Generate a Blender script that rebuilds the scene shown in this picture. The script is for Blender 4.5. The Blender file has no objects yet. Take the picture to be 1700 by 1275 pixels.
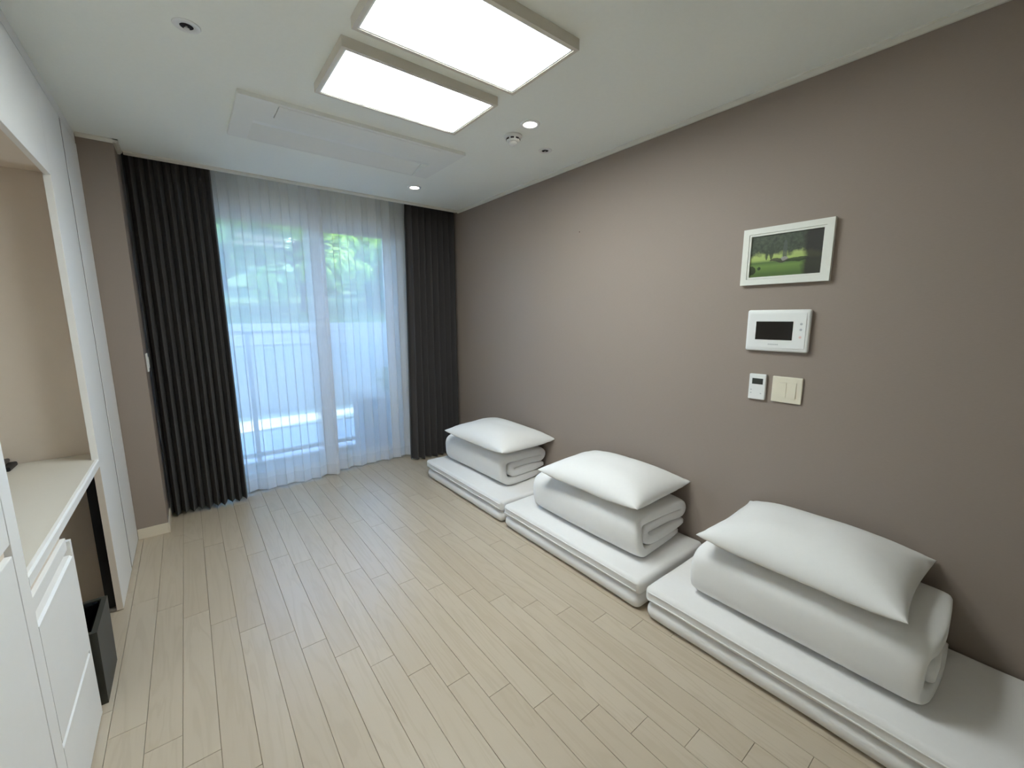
import bpy, bmesh, math, random
from mathutils import Vector, Matrix, noise

random.seed(7)
scene = bpy.context.scene
col = scene.collection
PI = math.pi

# ------------------------------------------------------------------ camera
CAM_H = 1.332
a, b, g, F = math.radians(38.10854), math.radians(9.08033), math.radians(-0.20055), 685.4335
fwd = Vector((math.sin(a) * math.cos(b), math.cos(a) * math.cos(b), -math.sin(b)))
r0 = Vector((math.cos(a), -math.sin(a), 0))
u0 = r0.cross(fwd)
rt = r0 * math.cos(g) + u0 * math.sin(g)
up = -r0 * math.sin(g) + u0 * math.cos(g)
cam_data = bpy.data.cameras.new('camera')
cam_data.sensor_fit = 'HORIZONTAL'
cam_data.sensor_width = 36.0
cam_data.lens = F / 1700 * 36.0
cam_data.clip_start = 0.02
cam_data.clip_end = 500
cam = bpy.data.objects.new('camera', cam_data)
col.objects.link(cam)
cam.matrix_world = Matrix(((rt.x, up.x, -fwd.x, 0), (rt.y, up.y, -fwd.y, 0), (rt.z, up.z, -fwd.z, CAM_H), (0, 0, 0, 1)))
scene.camera = cam

# ------------------------------------------------------------------ light
PANEL_STRENGTH = 21.0
DOWNLIGHT_STRENGTH = 22.0
SKY_STRENGTH = 2.75
SUN_STRENGTH = 13.0
world = bpy.data.worlds.new('world')
scene.world = world
world.use_nodes = True
wn = world.node_tree
wn.nodes.clear()
wo = wn.nodes.new('ShaderNodeOutputWorld')
wb = wn.nodes.new('ShaderNodeBackground')
sky = wn.nodes.new('ShaderNodeTexSky')
sky.sky_type = 'NISHITA'
sky.sun_disc = False
sky.sun_elevation = math.radians(38)
sky.sun_rotation = math.radians(79)
sky.air_density = 1.0
sky.dust_density = 0.6
sky.ozone_density = 1.6
wb.inputs['Strength'].default_value = SKY_STRENGTH
sky_tint = wn.nodes.new('ShaderNodeVectorMath')
sky_tint.operation = 'MULTIPLY'
sky_tint.inputs[1].default_value = (0.86, 1.0, 1.12)      # the camera's indoor white balance
wn.links.new(sky.outputs[0], sky_tint.inputs[0])
wn.links.new(sky_tint.outputs[0], wb.inputs['Color'])
wn.links.new(wb.outputs[0], wo.inputs['Surface'])

sun_data = bpy.data.lights.new('sun_offscreen', 'SUN')
sun_data.energy = SUN_STRENGTH
sun_data.angle = math.radians(0.6)
sun_data.color = (1.0, 0.95, 0.86)
sun = bpy.data.objects.new('sun_offscreen', sun_data)
col.objects.link(sun)
sun.rotation_euler = Vector((0.77, 0.15, 0.62)).to_track_quat('Z', 'Y').to_euler()

scene.view_settings.view_transform = 'Standard'
scene.view_settings.look = 'None'
scene.view_settings.exposure = 0.40
scene.view_settings.gamma = 1.0
scene.view_settings.use_curve_mapping = False
scene.cycles.max_bounces = 10
scene.cycles.diffuse_bounces = 6
scene.cycles.transparent_max_bounces = 24
scene.cycles.caustics_reflective = False
scene.cycles.caustics_refractive = False


# ------------------------------------------------------------------ materials
def lin(c):
    return tuple(((v / 255) / 12.92 if v / 255 <= 0.04045 else ((v / 255 + 0.055) / 1.055) ** 2.4) for v in c) + (1.0,)


class NT:
    def __init__(self, name):
        self.m = bpy.data.materials.new(name)
        self.m.use_nodes = True
        self.t = self.m.node_tree
        self.t.nodes.clear()
        self.out = self.t.nodes.new('ShaderNodeOutputMaterial')

    def n(self, kind, **kw):
        nd = self.t.nodes.new(kind)
        for k, v in kw.items():
            if hasattr(nd, k) and k not in nd.inputs:
                setattr(nd, k, v)
            else:
                nd.inputs[k].default_value = v
        return nd

    def l(self, a_, b_):
        self.t.links.new(a_, b_)

    def math(self, op, x, y=None, clamp=False):
        nd = self.t.nodes.new('ShaderNodeMath')
        nd.operation = op
        nd.use_clamp = clamp
        for i, v in enumerate((x, y)):
            if v is None:
                continue
            if isinstance(v, (int, float)):
                nd.inputs[i].default_value = v
            else:
                self.l(v, nd.inputs[i])
        return nd.outputs[0]

    def mix(self, fac, c1, c2, blend='MIX'):
        nd = self.t.nodes.new('ShaderNodeMix')
        nd.data_type = 'RGBA'
        nd.blend_type = blend
        for i, v in ((0, fac), (6, c1), (7, c2)):
            if isinstance(v, (int, float)):
                nd.inputs[i].default_value = v
            elif isinstance(v, tuple):
                nd.inputs[i].default_value = v
            else:
                self.l(v, nd.inputs[i])
        return nd.outputs[2]

    def ramp(self, fac, stops):
        nd = self.t.nodes.new('ShaderNodeValToRGB')
        e = nd.color_ramp.elements
        while len(e) < len(stops):
            e.new(0.5)
        for i, (p, c) in enumerate(stops):
            e[i].position = p
            e[i].color = c
        self.l(fac, nd.inputs[0])
        return nd.outputs[0]


def plain(name, rgb, rough=0.5, spec=0.4, scale=40.0, var=0.05, bump=0.0, bump_scale=300.0, metal=0.0, sheen=0.0):
    t = NT(name)
    p = t.n('ShaderNodeBsdfPrincipled', Roughness=rough, Metallic=metal)
    p.inputs['Specular IOR Level'].default_value = spec
    if sheen:
        p.inputs['Sheen Weight'].default_value = sheen
    tc = t.n('ShaderNodeTexCoord')
    nz = t.n('ShaderNodeTexNoise', Scale=scale, Detail=4.0)
    t.l(tc.outputs['Object'], nz.inputs['Vector'])
    c = lin(rgb)
    lo = tuple(v * (1 - var) for v in c[:3]) + (1,)
    hi = tuple(min(1, v * (1 + var)) for v in c[:3]) + (1,)
    t.l(t.mix(nz.outputs['Fac'], lo, hi), p.inputs['Base Color'])
    if bump:
        nb = t.n('ShaderNodeTexNoise', Scale=bump_scale, Detail=3.0)
        t.l(tc.outputs['Object'], nb.inputs['Vector'])
        bp = t.n('ShaderNodeBump', Strength=bump, Distance=0.002)
        t.l(nb.outputs['Fac'], bp.inputs['Height'])
        t.l(bp.outputs[0], p.inputs['Normal'])
    t.l(p.outputs[0], t.out.inputs['Surface'])
    return t.m


def emit(name, rgb, strength):
    t = NT(name)
    e = t.n('ShaderNodeEmission', Strength=strength)
    e.inputs['Color'].default_value = lin(rgb)
    t.l(e.outputs[0], t.out.inputs['Surface'])
    return t.m


def wood_mat():
    t = NT('pale_oak_plank')
    p = t.n('ShaderNodeBsdfPrincipled', Roughness=0.34)
    p.inputs['Specular IOR Level'].default_value = 0.5
    tc = t.n('ShaderNodeTexCoord')
    oi = t.n('ShaderNodeObjectInfo')
    off = t.n('ShaderNodeVectorMath', operation='SCALE')
    cmb = t.n('ShaderNodeCombineXYZ')
    for i in range(3):
        t.l(t.math('MULTIPLY', oi.outputs['Random'], (37.0, 91.0, 13.0)[i]), cmb.inputs[i])
    add = t.n('ShaderNodeVectorMath', operation='ADD')
    t.l(tc.outputs['Object'], add.inputs[0])
    t.l(cmb.outputs[0], add.inputs[1])
    mp = t.n('ShaderNodeMapping')
    mp.inputs['Scale'].default_value = (14.0, 1.3, 4.0)
    t.l(add.outputs[0], mp.inputs['Vector'])
    n1 = t.n('ShaderNodeTexNoise', Scale=1.0, Detail=3.0, Distortion=0.6)
    t.l(mp.outputs[0], n1.inputs['Vector'])
    rings = t.math('SINE', t.math('MULTIPLY', n1.outputs['Fac'], 38.0))
    rings = t.math('MULTIPLY_ADD', rings, 0.5)
    t.t.nodes[-1].inputs[2].default_value = 0.5
    mp2 = t.n('ShaderNodeMapping')
    mp2.inputs['Scale'].default_value = (260.0, 6.0, 30.0)
    t.l(add.outputs[0], mp2.inputs['Vector'])
    n2 = t.n('ShaderNodeTexNoise', Scale=1.0, Detail=2.0)
    t.l(mp2.outputs[0], n2.inputs['Vector'])
    base = t.mix(oi.outputs['Random'], lin((187, 173, 153)), lin((195, 182, 163)))
    c1 = t.mix(t.math('MULTIPLY', t.math('POWER', rings, 3.0), 0.34), base, lin((173, 158, 136)))
    c2 = t.mix(t.math('MULTIPLY', n2.outputs['Fac'], 0.22), c1, lin((175, 161, 140)))
    t.l(c2, p.inputs['Base Color'])
    bp = t.n('ShaderNodeBump', Strength=0.06, Distance=0.001)
    t.l(n2.outputs['Fac'], bp.inputs['Height'])
    t.l(bp.outputs[0], p.inputs['Normal'])
    t.l(p.outputs[0], t.out.inputs['Surface'])
    return t.m


def wallpaper_mat(name, rgb):
    t = NT(name)
    p = t.n('ShaderNodeBsdfPrincipled', Roughness=0.62)
    p.inputs['Specular IOR Level'].default_value = 0.3
    tc = t.n('ShaderNodeTexCoord')
    mp = t.n('ShaderNodeMapping')
    mp.inputs['Scale'].default_value = (500, 60, 500)
    t.l(tc.outputs['Object'], mp.inputs['Vector'])
    n1 = t.n('ShaderNodeTexNoise', Scale=1.0, Detail=2.0)
    t.l(mp.outputs[0], n1.inputs['Vector'])
    c = lin(rgb)
    t.l(t.mix(n1.outputs['Fac'], tuple(v * .95 for v in c[:3]) + (1,), tuple(v * 1.05 for v in c[:3]) + (1,)), p.inputs['Base Color'])
    bp = t.n('ShaderNodeBump', Strength=0.08, Distance=0.001)
    t.l(n1.outputs['Fac'], bp.inputs['Height'])
    t.l(bp.outputs[0], p.inputs['Normal'])
    t.l(p.outputs[0], t.out.inputs['Surface'])
    return t.m


def sheer_mat(name, opacity):
    t = NT(name)
    tr = t.n('ShaderNodeBsdfTransparent')
    df = t.n('ShaderNodeBsdfDiffuse')
    df.inputs['Color'].default_value = (0.93, 0.93, 0.94, 1)
    tl = t.n('ShaderNodeBsdfTranslucent')
    tl.inputs['Color'].default_value = (0.93, 0.94, 0.96, 1)
    m1 = t.n('ShaderNodeMixShader', Fac=0.5)
    t.l(df.outputs[0], m1.inputs[1])
    t.l(tl.outputs[0], m1.inputs[2])
    tc = t.n('ShaderNodeTexCoord')
    mp = t.n('ShaderNodeMapping')
    mp.inputs['Scale'].default_value = (40, 40, 3)
    t.l(tc.outputs['Object'], mp.inputs['Vector'])
    nz = t.n('ShaderNodeTexNoise', Scale=4.0, Detail=3.0)
    t.l(mp.outputs[0], nz.inputs['Vector'])
    fac = t.math('MULTIPLY_ADD', nz.outputs['Fac'], 0.10)
    t.t.nodes[-1].inputs[2].default_value = opacity - 0.05
    m2 = t.n('ShaderNodeMixShader')
    t.l(fac, m2.inputs[0])
    t.l(tr.outputs[0], m2.inputs[1])
    t.l(m1.outputs[0], m2.inputs[2])
    t.l(m2.outputs[0], t.out.inputs['Surface'])
    return t.m


def glass_mat(name, tint=(0.94, 0.97, 0.97, 1)):
    t = NT(name)
    tr = t.n('ShaderNodeBsdfTransparent')
    tr.inputs['Color'].default_value = tint
    gl = t.n('ShaderNodeBsdfGlossy', Roughness=0.02)
    fr = t.n('ShaderNodeFresnel', IOR=1.45)
    m = t.n('ShaderNodeMixShader')
    t.l(fr.outputs[0], m.inputs[0])
    t.l(tr.outputs[0], m.inputs[1])
    t.l(gl.outputs[0], m.inputs[2])
    t.l(m.outputs[0], t.out.inputs['Surface'])
    return t.m


def leaf_mat(name, c1, c2):
    t = NT(name)
    geo = t.n('ShaderNodeNewGeometry')
    colr = t.mix(geo.outputs['Random Per Island'], lin(c1), lin(c2))
    df = t.n('ShaderNodeBsdfDiffuse')
    tl = t.n('ShaderNodeBsdfTranslucent')
    t.l(colr, df.inputs['Color'])
    t.l(colr, tl.inputs['Color'])
    m = t.n('ShaderNodeMixShader', Fac=0.4)
    t.l(df.outputs[0], m.inputs[1])
    t.l(tl.outputs[0], m.inputs[2])
    t.l(m.outputs[0], t.out.inputs['Surface'])
    return t.m


def print_mat():
    # a printed park scene: shady trees over a bright lawn, dark trunk on one side
    t = NT('park_print')
    p = t.n('ShaderNodeBsdfPrincipled', Roughness=0.25)
    tc = t.n('ShaderNodeTexCoord')
    sp = t.n('ShaderNodeSeparateXYZ')
    t.l(tc.outputs['Object'], sp.inputs[0])
    u = t.math('DIVIDE', t.math('ADD', t.math('MULTIPLY', sp.outputs['Y'], -1.0), 0.137), 0.274)
    v = t.math('DIVIDE', t.math('ADD', sp.outputs['Z'], 0.078), 0.156)
    nz = t.n('ShaderNodeTexNoise', Scale=26.0, Detail=6.0)
    t.l(tc.outputs['Object'], nz.inputs['Vector'])
    nb = t.n('ShaderNodeTexNoise', Scale=70.0, Detail=4.0)
    t.l(tc.outputs['Object'], nb.inputs['Vector'])
    jit = t.math('MULTIPLY', t.math('SUBTRACT', nz.outputs['Fac'], 0.5), 0.5)
    vv = t.math('ADD', v, jit)
    lawn = t.ramp(v, [(0.0, lin((84, 108, 58))), (0.22, lin((112, 142, 74))), (0.32, lin((88, 112, 66))), (0.40, lin((164, 186, 108))), (0.56, lin((172, 190, 116)))])
    trees = t.mix(nb.outputs['Fac'], lin((30, 36, 30)), lin((92, 104, 84)))
    fac_t = t.ramp(vv, [(0.46, (0, 0, 0, 1)), (0.58, (1, 1, 1, 1))])
    c = t.mix(fac_t, lawn, trees)

    def blob(cu, cv, ru, rv):
        du = t.math('DIVIDE', t.math('SUBTRACT', u, cu), ru)
        dv = t.math('DIVIDE', t.math('SUBTRACT', t.math('ADD', v, t.math('MULTIPLY', jit, 0.3)), cv), rv)
        d = t.math('ADD', t.math('MULTIPLY', du, du), t.math('MULTIPLY', dv, dv))
        return t.math('LESS_THAN', d, 1.0)
    for cu, cv, ru, rv, cl in ((0.50, 0.60, 0.03, 0.28, (84, 92, 84)), (0.31, 0.62, 0.03, 0.24, (62, 72, 58)), (0.24, 0.55, 0.018, 0.15, (62, 72, 58)),
                               (0.44, 0.36, 0.15, 0.045, (64, 62, 56)), (0.50, 0.41, 0.05, 0.05, (150, 150, 146)), (0.68, 0.33, 0.16, 0.05, (48, 62, 38)),
                               (0.14, 0.18, 0.025, 0.05, (40, 52, 34)), (0.02, 0.12, 0.07, 0.14, (38, 42, 34))):
        c = t.mix(t.math('MULTIPLY', blob(cu, cv, ru, rv), 0.85), c, lin(cl))
    dark = t.ramp(t.math('ADD', u, t.math('MULTIPLY', jit, 0.25)), [(0.72, (0, 0, 0, 1)), (0.80, (1, 1, 1, 1))])
    c = t.mix(t.math('MULTIPLY', dark, 0.95), c, lin((46, 44, 38)))
    t.l(c, p.inputs['Base Color'])
    t.l(p.outputs[0], t.out.inputs['Surface'])
    return t.m


M = {
    'wood': wood_mat(),
    'joint': plain('floor_joint', (150, 135, 110), 0.8, 0.2),
    'wall': wallpaper_mat('taupe_wallpaper', (150, 137, 128)),
    'ceiling': plain('white_ceiling_paper', (243, 246, 240), 0.75, 0.2, 60, 0.02, 0.05, 400),
    'trim': plain('white_trim', (222, 220, 210), 0.5, 0.3, 40, 0.02),
    'base': plain('cream_baseboard', (218, 208, 190), 0.45, 0.4, 30, 0.03),
    'cab': plain('white_laminate', (235, 235, 234), 0.42, 0.4, 30, 0.012),
    'cabin': plain('beige_laminate', (222, 211, 199), 0.55, 0.3, 30, 0.02),
    'deskm': plain('ivory_laminate', (210, 206, 196), 0.4, 0.4, 30, 0.015),
    'cut': plain('dark_fill', (38, 30, 36), 0.6, 0.3),
    'black': plain('black_steel', (14, 13, 16), 0.45, 0.4),
    'bin': plain('black_bin_plastic', (60, 60, 54), 0.5, 0.4),
    'liner': plain('black_liner', (12, 12, 13), 0.18, 0.6, 30, 0.1, 0.6, 60),
    'glide': plain('grey_foot', (120, 112, 104), 0.5, 0.4),
    'cotton': plain('white_cotton', (232, 231, 229), 0.9, 0.15, 60, 0.015, 0.18, 700, sheen=0.15),
    'cotton2': plain('white_cover', (231, 229, 227), 0.85, 0.15, 60, 0.015, 0.12, 500),
    'drape': plain('charcoal_drape', (74, 71, 71), 0.85, 0.15, 300, 0.1, 0.1, 900, sheen=0.1),
    'sheer': sheer_mat('sheer_voile', 0.67),
    'hem': sheer_mat('sheer_hem', 0.62),
    'lamp_frame': plain('lamp_aluminium', (216, 210, 198), 0.45, 0.4, 30, 0.02),
    'lamp_lip': plain('lamp_lip', (228, 230, 228), 0.35, 0.5, 30, 0.01),
    'panel_glow': emit('lamp_diffuser', (247, 255, 254), PANEL_STRENGTH),
    'down_glow': emit('downlight_lens', (255, 250, 240), DOWNLIGHT_STRENGTH),
    'plastic': plain('white_plastic', (232, 233, 232), 0.35, 0.45, 30, 0.01),
    'plastic2': plain('ivory_plastic', (226, 219, 200), 0.35, 0.45, 30, 0.01),
    'acw': plain('ac_white', (236, 238, 234), 0.7, 0.15, 30, 0.01),
    'acs': plain('ac_outlet_white', (236, 238, 234), 0.35, 0.5, 30, 0.01),
    'screen': plain('black_glass', (6, 6, 7), 0.12, 0.5),
    'lcd': plain('lcd_grey', (52, 56, 52), 0.25, 0.5),
    'mark': plain('grey_print', (186, 188, 192), 0.5, 0.3),
    'red': plain('pale_red_print', (226, 196, 192), 0.5, 0.3),
    'frame': plain('white_picture_frame', (226, 227, 219), 0.4, 0.4, 30, 0.012),
    'picture': print_mat(),
    'upvc': plain('white_upvc', (226, 226, 228), 0.35, 0.45, 30, 0.01),
    'glass': glass_mat('window_glass'),
    'railglass': glass_mat('railing_glass', (0.86, 0.93, 0.95, 1)),
    'rail': plain('grey_railing', (226, 230, 232), 0.4, 0.5, metal=0.3),
    'concrete': plain('pale_concrete', (176, 178, 180), 0.85, 0.2, 6, 0.08, 0.2, 60),
    'paving': plain('pale_paving', (214, 206, 186), 0.85, 0.2, 3, 0.08, 0.2, 40),
    'lawn': plain('rough_grass', (96, 118, 74), 0.95, 0.1, 2, 0.3, 0.4, 30),
    'planter': plain('slate_planter', (104, 116, 134), 0.7, 0.3, 6, 0.08),
    'bark': plain('bark', (88, 78, 66), 0.9, 0.1, 12, 0.3, 0.5, 40),
    'leafy': leaf_mat('leaf_yellow_green', (116, 164, 60), (186, 212, 112)),
    'leafd': leaf_mat('leaf_deep_green', (74, 122, 62), (134, 172, 100)),
    'dkdev': plain('dark_device', (62, 58, 56), 0.4, 0.4),
    'nail': plain('nail_hole', (96, 70, 60), 0.7, 0.2),
}


# ------------------------------------------------------------------ mesh helpers
def obj(name, bm, mat=None, parent=None, smooth=False, loc=None):
    me = bpy.data.meshes.new(name)
    bmesh.ops.recalc_face_normals(bm, faces=bm.faces)
    bm.to_mesh(me)
    bm.free()
    if smooth:
        for p in me.polygons:
            p.use_smooth = True
    o = bpy.data.objects.new(name, me)
    if mat:
        me.materials.append(M[mat] if isinstance(mat, str) else mat)
    col.objects.link(o)
    if parent:
        o.parent = parent
    if loc is not None:
        o.location = loc
    return o


def box(bm, x0, x1, y0, y1, z0, z1, bevel=0.0, seg=2):
    vs = [bm.verts.new((x, y, z)) for z in (z0, z1) for y in (y0, y1) for x in (x0, x1)]
    fs = [bm.faces.new([vs[i] for i in q]) for q in ((0, 2, 3, 1), (4, 5, 7, 6), (0, 1, 5, 4), (2, 6, 7, 3), (0, 4, 6, 2), (1, 3, 7, 5))]
    if bevel > 0:
        es = list({e for f in fs for e in f.edges})
        bmesh.ops.bevel(bm, geom=es, offset=bevel, segments=seg, profile=0.5, affect='EDGES')


def bx(name, mat, parent, *dims, bevel=0.0, seg=2, smooth=False):
    bm = bmesh.new()
    box(bm, *dims, bevel=bevel, seg=seg)
    return obj(name, bm, mat, parent, smooth)


def lathe(bm, prof, n=32, axis='Z', cx=0, cy=0, cz=0):
    rings = []
    for r, h in prof:
        ring = []
        for i in range(n):
            t = 2 * PI * i / n
            p = (r * math.cos(t), r * math.sin(t), h)
            if axis == 'X':
                p = (p[2], p[0], p[1])
            elif axis == 'Y':
                p = (p[0], p[2], p[1])
            ring.append(bm.verts.new((cx + p[0], cy + p[1], cz + p[2])))
        rings.append(ring)
    for r1, r2 in zip(rings, rings[1:]):
        for i in range(n):
            bm.faces.new((r1[i], r1[(i + 1) % n], r2[(i + 1) % n], r2[i]))
    for r, p in ((rings[0], prof[0]), (rings[-1], prof[-1])):
        if p[0] > 1e-6:
            bm.faces.new(r)


def prism(bm, pts, lo, hi, axis='Y'):
    """extrude a 2-d outline along an axis; pts are the other two coordinates in order"""
    def mk(p, h):
        return {'X': (h, p[0], p[1]), 'Y': (p[0], h, p[1]), 'Z': (p[0], p[1], h)}[axis]
    A = [bm.verts.new(mk(p, lo)) for p in pts]
    B = [bm.verts.new(mk(p, hi)) for p in pts]
    n = len(pts)
    bm.faces.new(A)
    bm.faces.new(B)
    for i in range(n):
        bm.faces.new((A[i], A[(i + 1) % n], B[(i + 1) % n], B[i]))


def tube(bm, pts, r, n=8):
    rings = []
    for i, p in enumerate(pts):
        p = Vector(p)
        d = (Vector(pts[min(i + 1, len(pts) - 1)]) - Vector(pts[max(i - 1, 0)])).normalized()
        s = d.cross(Vector((0, 0, 1)))
        if s.length < 1e-3:
            s = d.cross(Vector((1, 0, 0)))
        s.normalize()
        w = s.cross(d)
        rr = r[i] if isinstance(r, (list, tuple)) else r
        rings.append([bm.verts.new(p + (s * math.cos(2 * PI * k / n) + w * math.sin(2 * PI * k / n)) * rr) for k in range(n)])
    for r1, r2 in zip(rings, rings[1:]):
        for k in range(n):
            bm.faces.new((r1[k], r1[(k + 1) % n], r2[(k + 1) % n], r2[k]))
    bm.faces.new(rings[0])
    bm.faces.new(rings[-1])


def tag(o, label, cat, group=None):
    o['label'] = label
    o['category'] = cat
    if group:
        o['group'] = group
    return o


def thing(name, label, cat, loc=(0, 0, 0), group=None):
    o = bpy.data.objects.new(name, None)
    o.empty_display_size = 0.05
    col.objects.link(o)
    o.location = loc
    return tag(o, label, cat, group)


def struct(o, label=None):
    o['kind'] = 'structure'
    if label:
        o['label'] = label
    return o


def part(name, mat, parent, *dims, bevel=0.0, seg=2, smooth=False):
    """a box given in world coordinates, parented to an unrotated thing"""
    L = parent.location.copy()
    if parent.parent:
        L += parent.parent.location
    bm = bmesh.new()
    box(bm, dims[0] - L.x, dims[1] - L.x, dims[2] - L.y, dims[3] - L.y, dims[4] - L.z, dims[5] - L.z, bevel=bevel, seg=seg)
    return obj(name, bm, mat, parent, smooth)


# ------------------------------------------------------------------ room dimensions
XR = 2.08          # right wall
XC = -0.354        # front plane of the built-in cabinets
XL = -0.96         # left wall behind the cabinets
XP = -0.208        # side of the pier beside the curtain
YB = -1.7          # wall behind the camera
YP = 3.26          # front of the pier
YE = 3.445         # edge of the ceiling in front of the curtain pocket
YW = 3.74          # window wall
H = 2.30

# floor: slab with single planks
fl = struct(bx('floor', 'joint', None, XL, XR, YB, YW, -0.10, -0.006), 'pale oak plank floor')
PW, PL, GAP = 0.0952, 0.80, 0.0011
mesh_cache = {}


def plank_mesh(w, l):
    k = (round(w, 4), round(l, 4))
    if k not in mesh_cache:
        bm = bmesh.new()
        box(bm, -w / 2, w / 2, -l / 2, l / 2, -0.006, 0.0)
        es = [e for e in bm.edges if all(v.co.z > -0.001 for v in e.verts)]
        bmesh.ops.bevel(bm, geom=es, offset=0.0008, segments=1, affect='EDGES')
        bmesh.ops.recalc_face_normals(bm, faces=bm.faces)
        me = bpy.data.meshes.new('plank')
        bm.to_mesh(me)
        bm.free()
        me.materials.append(M['wood'])
        mesh_cache[k] = me
    return mesh_cache[k]


r = -8
while True:
    x0 = -0.2327 + r * PW
    x1 = x0 + PW
    if x0 > XR:
        break
    x0c, x1c = max(x0, XL), min(x1, XR)
    if x1c - x0c > 0.004:
        j = 2.491 - 0.1305 * (r + 1)
        y = j - PL * math.ceil((j - YB) / PL)
        while y < YW:
            y0c, y1c = max(y, YB), min(y + PL, YW)
            if y1c - y0c > 0.005:
                o = bpy.data.objects.new('plank', plank_mesh(x1c - x0c - GAP, y1c - y0c - GAP))
                col.objects.link(o)
                o.parent = fl
                o.location = ((x0c + x1c) / 2, (y0c + y1c) / 2, 0)
            y += PL
    r += 1

# ceiling with the curtain pocket
bm = bmesh.new()
for bx0, bx1, by0, by1 in ((XL - 0.1, XR + 0.1, YB - 0.1, 2.482), (XL - 0.1, 0.360, 2.482, 2.744), (1.300, XR + 0.1, 2.482, 2.744), (XL - 0.1, XR + 0.1, 2.744, YE)):
    box(bm, bx0, bx1, by0, by1, H, 2.36)
box(bm, XL - 0.1, XR + 0.1, YB - 0.1, YE, 2.36, H + 0.22)
box(bm, XL - 0.1, XR + 0.1, YE, YW + 0.16, 2.42, H + 0.22)
struct(obj('ceiling', bm, 'ceiling'), 'flat white ceiling with a curtain pocket')

# walls
struct(bx('wall_right', 'wall', None, XR, XR + 0.1, YB - 0.1, YW + 0.16, -0.1, H + 0.22), 'taupe papered wall')
struct(bx('wall_left', 'cabin', None, XL - 0.1, XL, YB - 0.1, YW + 0.16, -0.1, H + 0.22))
struct(bx('wall_back', 'ceiling', None, XL, XR, YB - 0.1, YB, -0.1, H + 0.1))  # unseen wall, made white to bounce light into the room
struct(bx('wall_pier', 'wall', None, XL, XP, YP, YW + 0.16, -0.1, 2.44), 'taupe pier beside the charcoal curtain')
WX0, WX1, WZ1 = -0.06, 1.64, 2.14
bm = bmesh.new()
box(bm, XP, WX0, YW, YW + 0.16, -0.1, 2.44)
box(bm, WX1, XR, YW, YW + 0.16, -0.1, 2.44)
box(bm, WX0, WX1, YW, YW + 0.16, WZ1, 2.44)
box(bm, WX0, WX1, YW, YW + 0.16, -0.1, 0.0)
struct(obj('wall_far', bm, 'ceiling'), 'pale window wall behind the curtains')
# unseen upper storey added to block sun and sky
struct(bx('added_upper_storey', 'concrete', None, -7.0, 9.0, -6.0, YW + 0.16, 2.54, 6.2))
struct(bx('added_sun_overhang', 'concrete', None, -1.2, 3.6, YW + 0.161, 4.72, 2.46, 2.62), 'unseen overhang added to keep sun out of the room')  # slab added out of view to block direct sun at the window
struct(bx('added_shade_wing', 'concrete', None, 5.0, 9.0, YW + 0.17, 7.75, -0.3, 6.2), 'unseen wing added to shade the yard')  # invented wing, placed out of view to cast shade over the yard
struct(bx('wall_outer_left', 'concrete', None, -7.0, -1.06, YW - 0.1, YW + 0.16, -0.3, 2.535))
struct(bx('wall_outer_right', 'concrete', None, XR + 0.1, 9.0, YW - 0.1, YW + 0.16, -0.3, 2.535))

# trims
def crown(name, pts, lo, hi, axis):
    bm = bmesh.new()
    prism(bm, pts, lo, hi, axis)
    return struct(obj(name, bm, 'trim'))


crown('trim_1', [(XR, 2.282), (XR - 0.010, 2.282), (XR - 0.026, 2.293), (XR - 0.026, H), (XR, H)], YB, YE, 'Y')
crown('trim_2', [(YE - 0.026, H), (YE - 0.026, 2.292), (YE - 0.008, 2.284), (YE + 0.004, 2.284), (YE + 0.004, 2.33), (YE, 2.33), (YE, H)], XP + 0.026, XR - 0.026, 'X')
crown('trim_3', [(YP, 2.282), (YP - 0.010, 2.282), (YP - 0.022, 2.293), (YP - 0.022, H), (YP, H)], XC + 0.001, XP + 0.022, 'X')
crown('trim_4', [(XP, 2.282), (XP + 0.010, 2.282), (XP + 0.022, 2.293), (XP + 0.022, H), (XP, H)], YP - 0.022, YE + 0.004, 'Y')
bm = bmesh.new()
box(bm, XC + 0.002, XP, YP - 0.009, YP, 0, 0.066, bevel=0.002)
box(bm, XP, XP + 0.009, YP - 0.009, YW, 0, 0.066, bevel=0.002)
struct(obj('baseboard_pier', bm, 'base'))
struct(bx('baseboard_right', 'base', None, XR - 0.009, XR, YB, YW, 0, 0.066, bevel=0.002))

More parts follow.
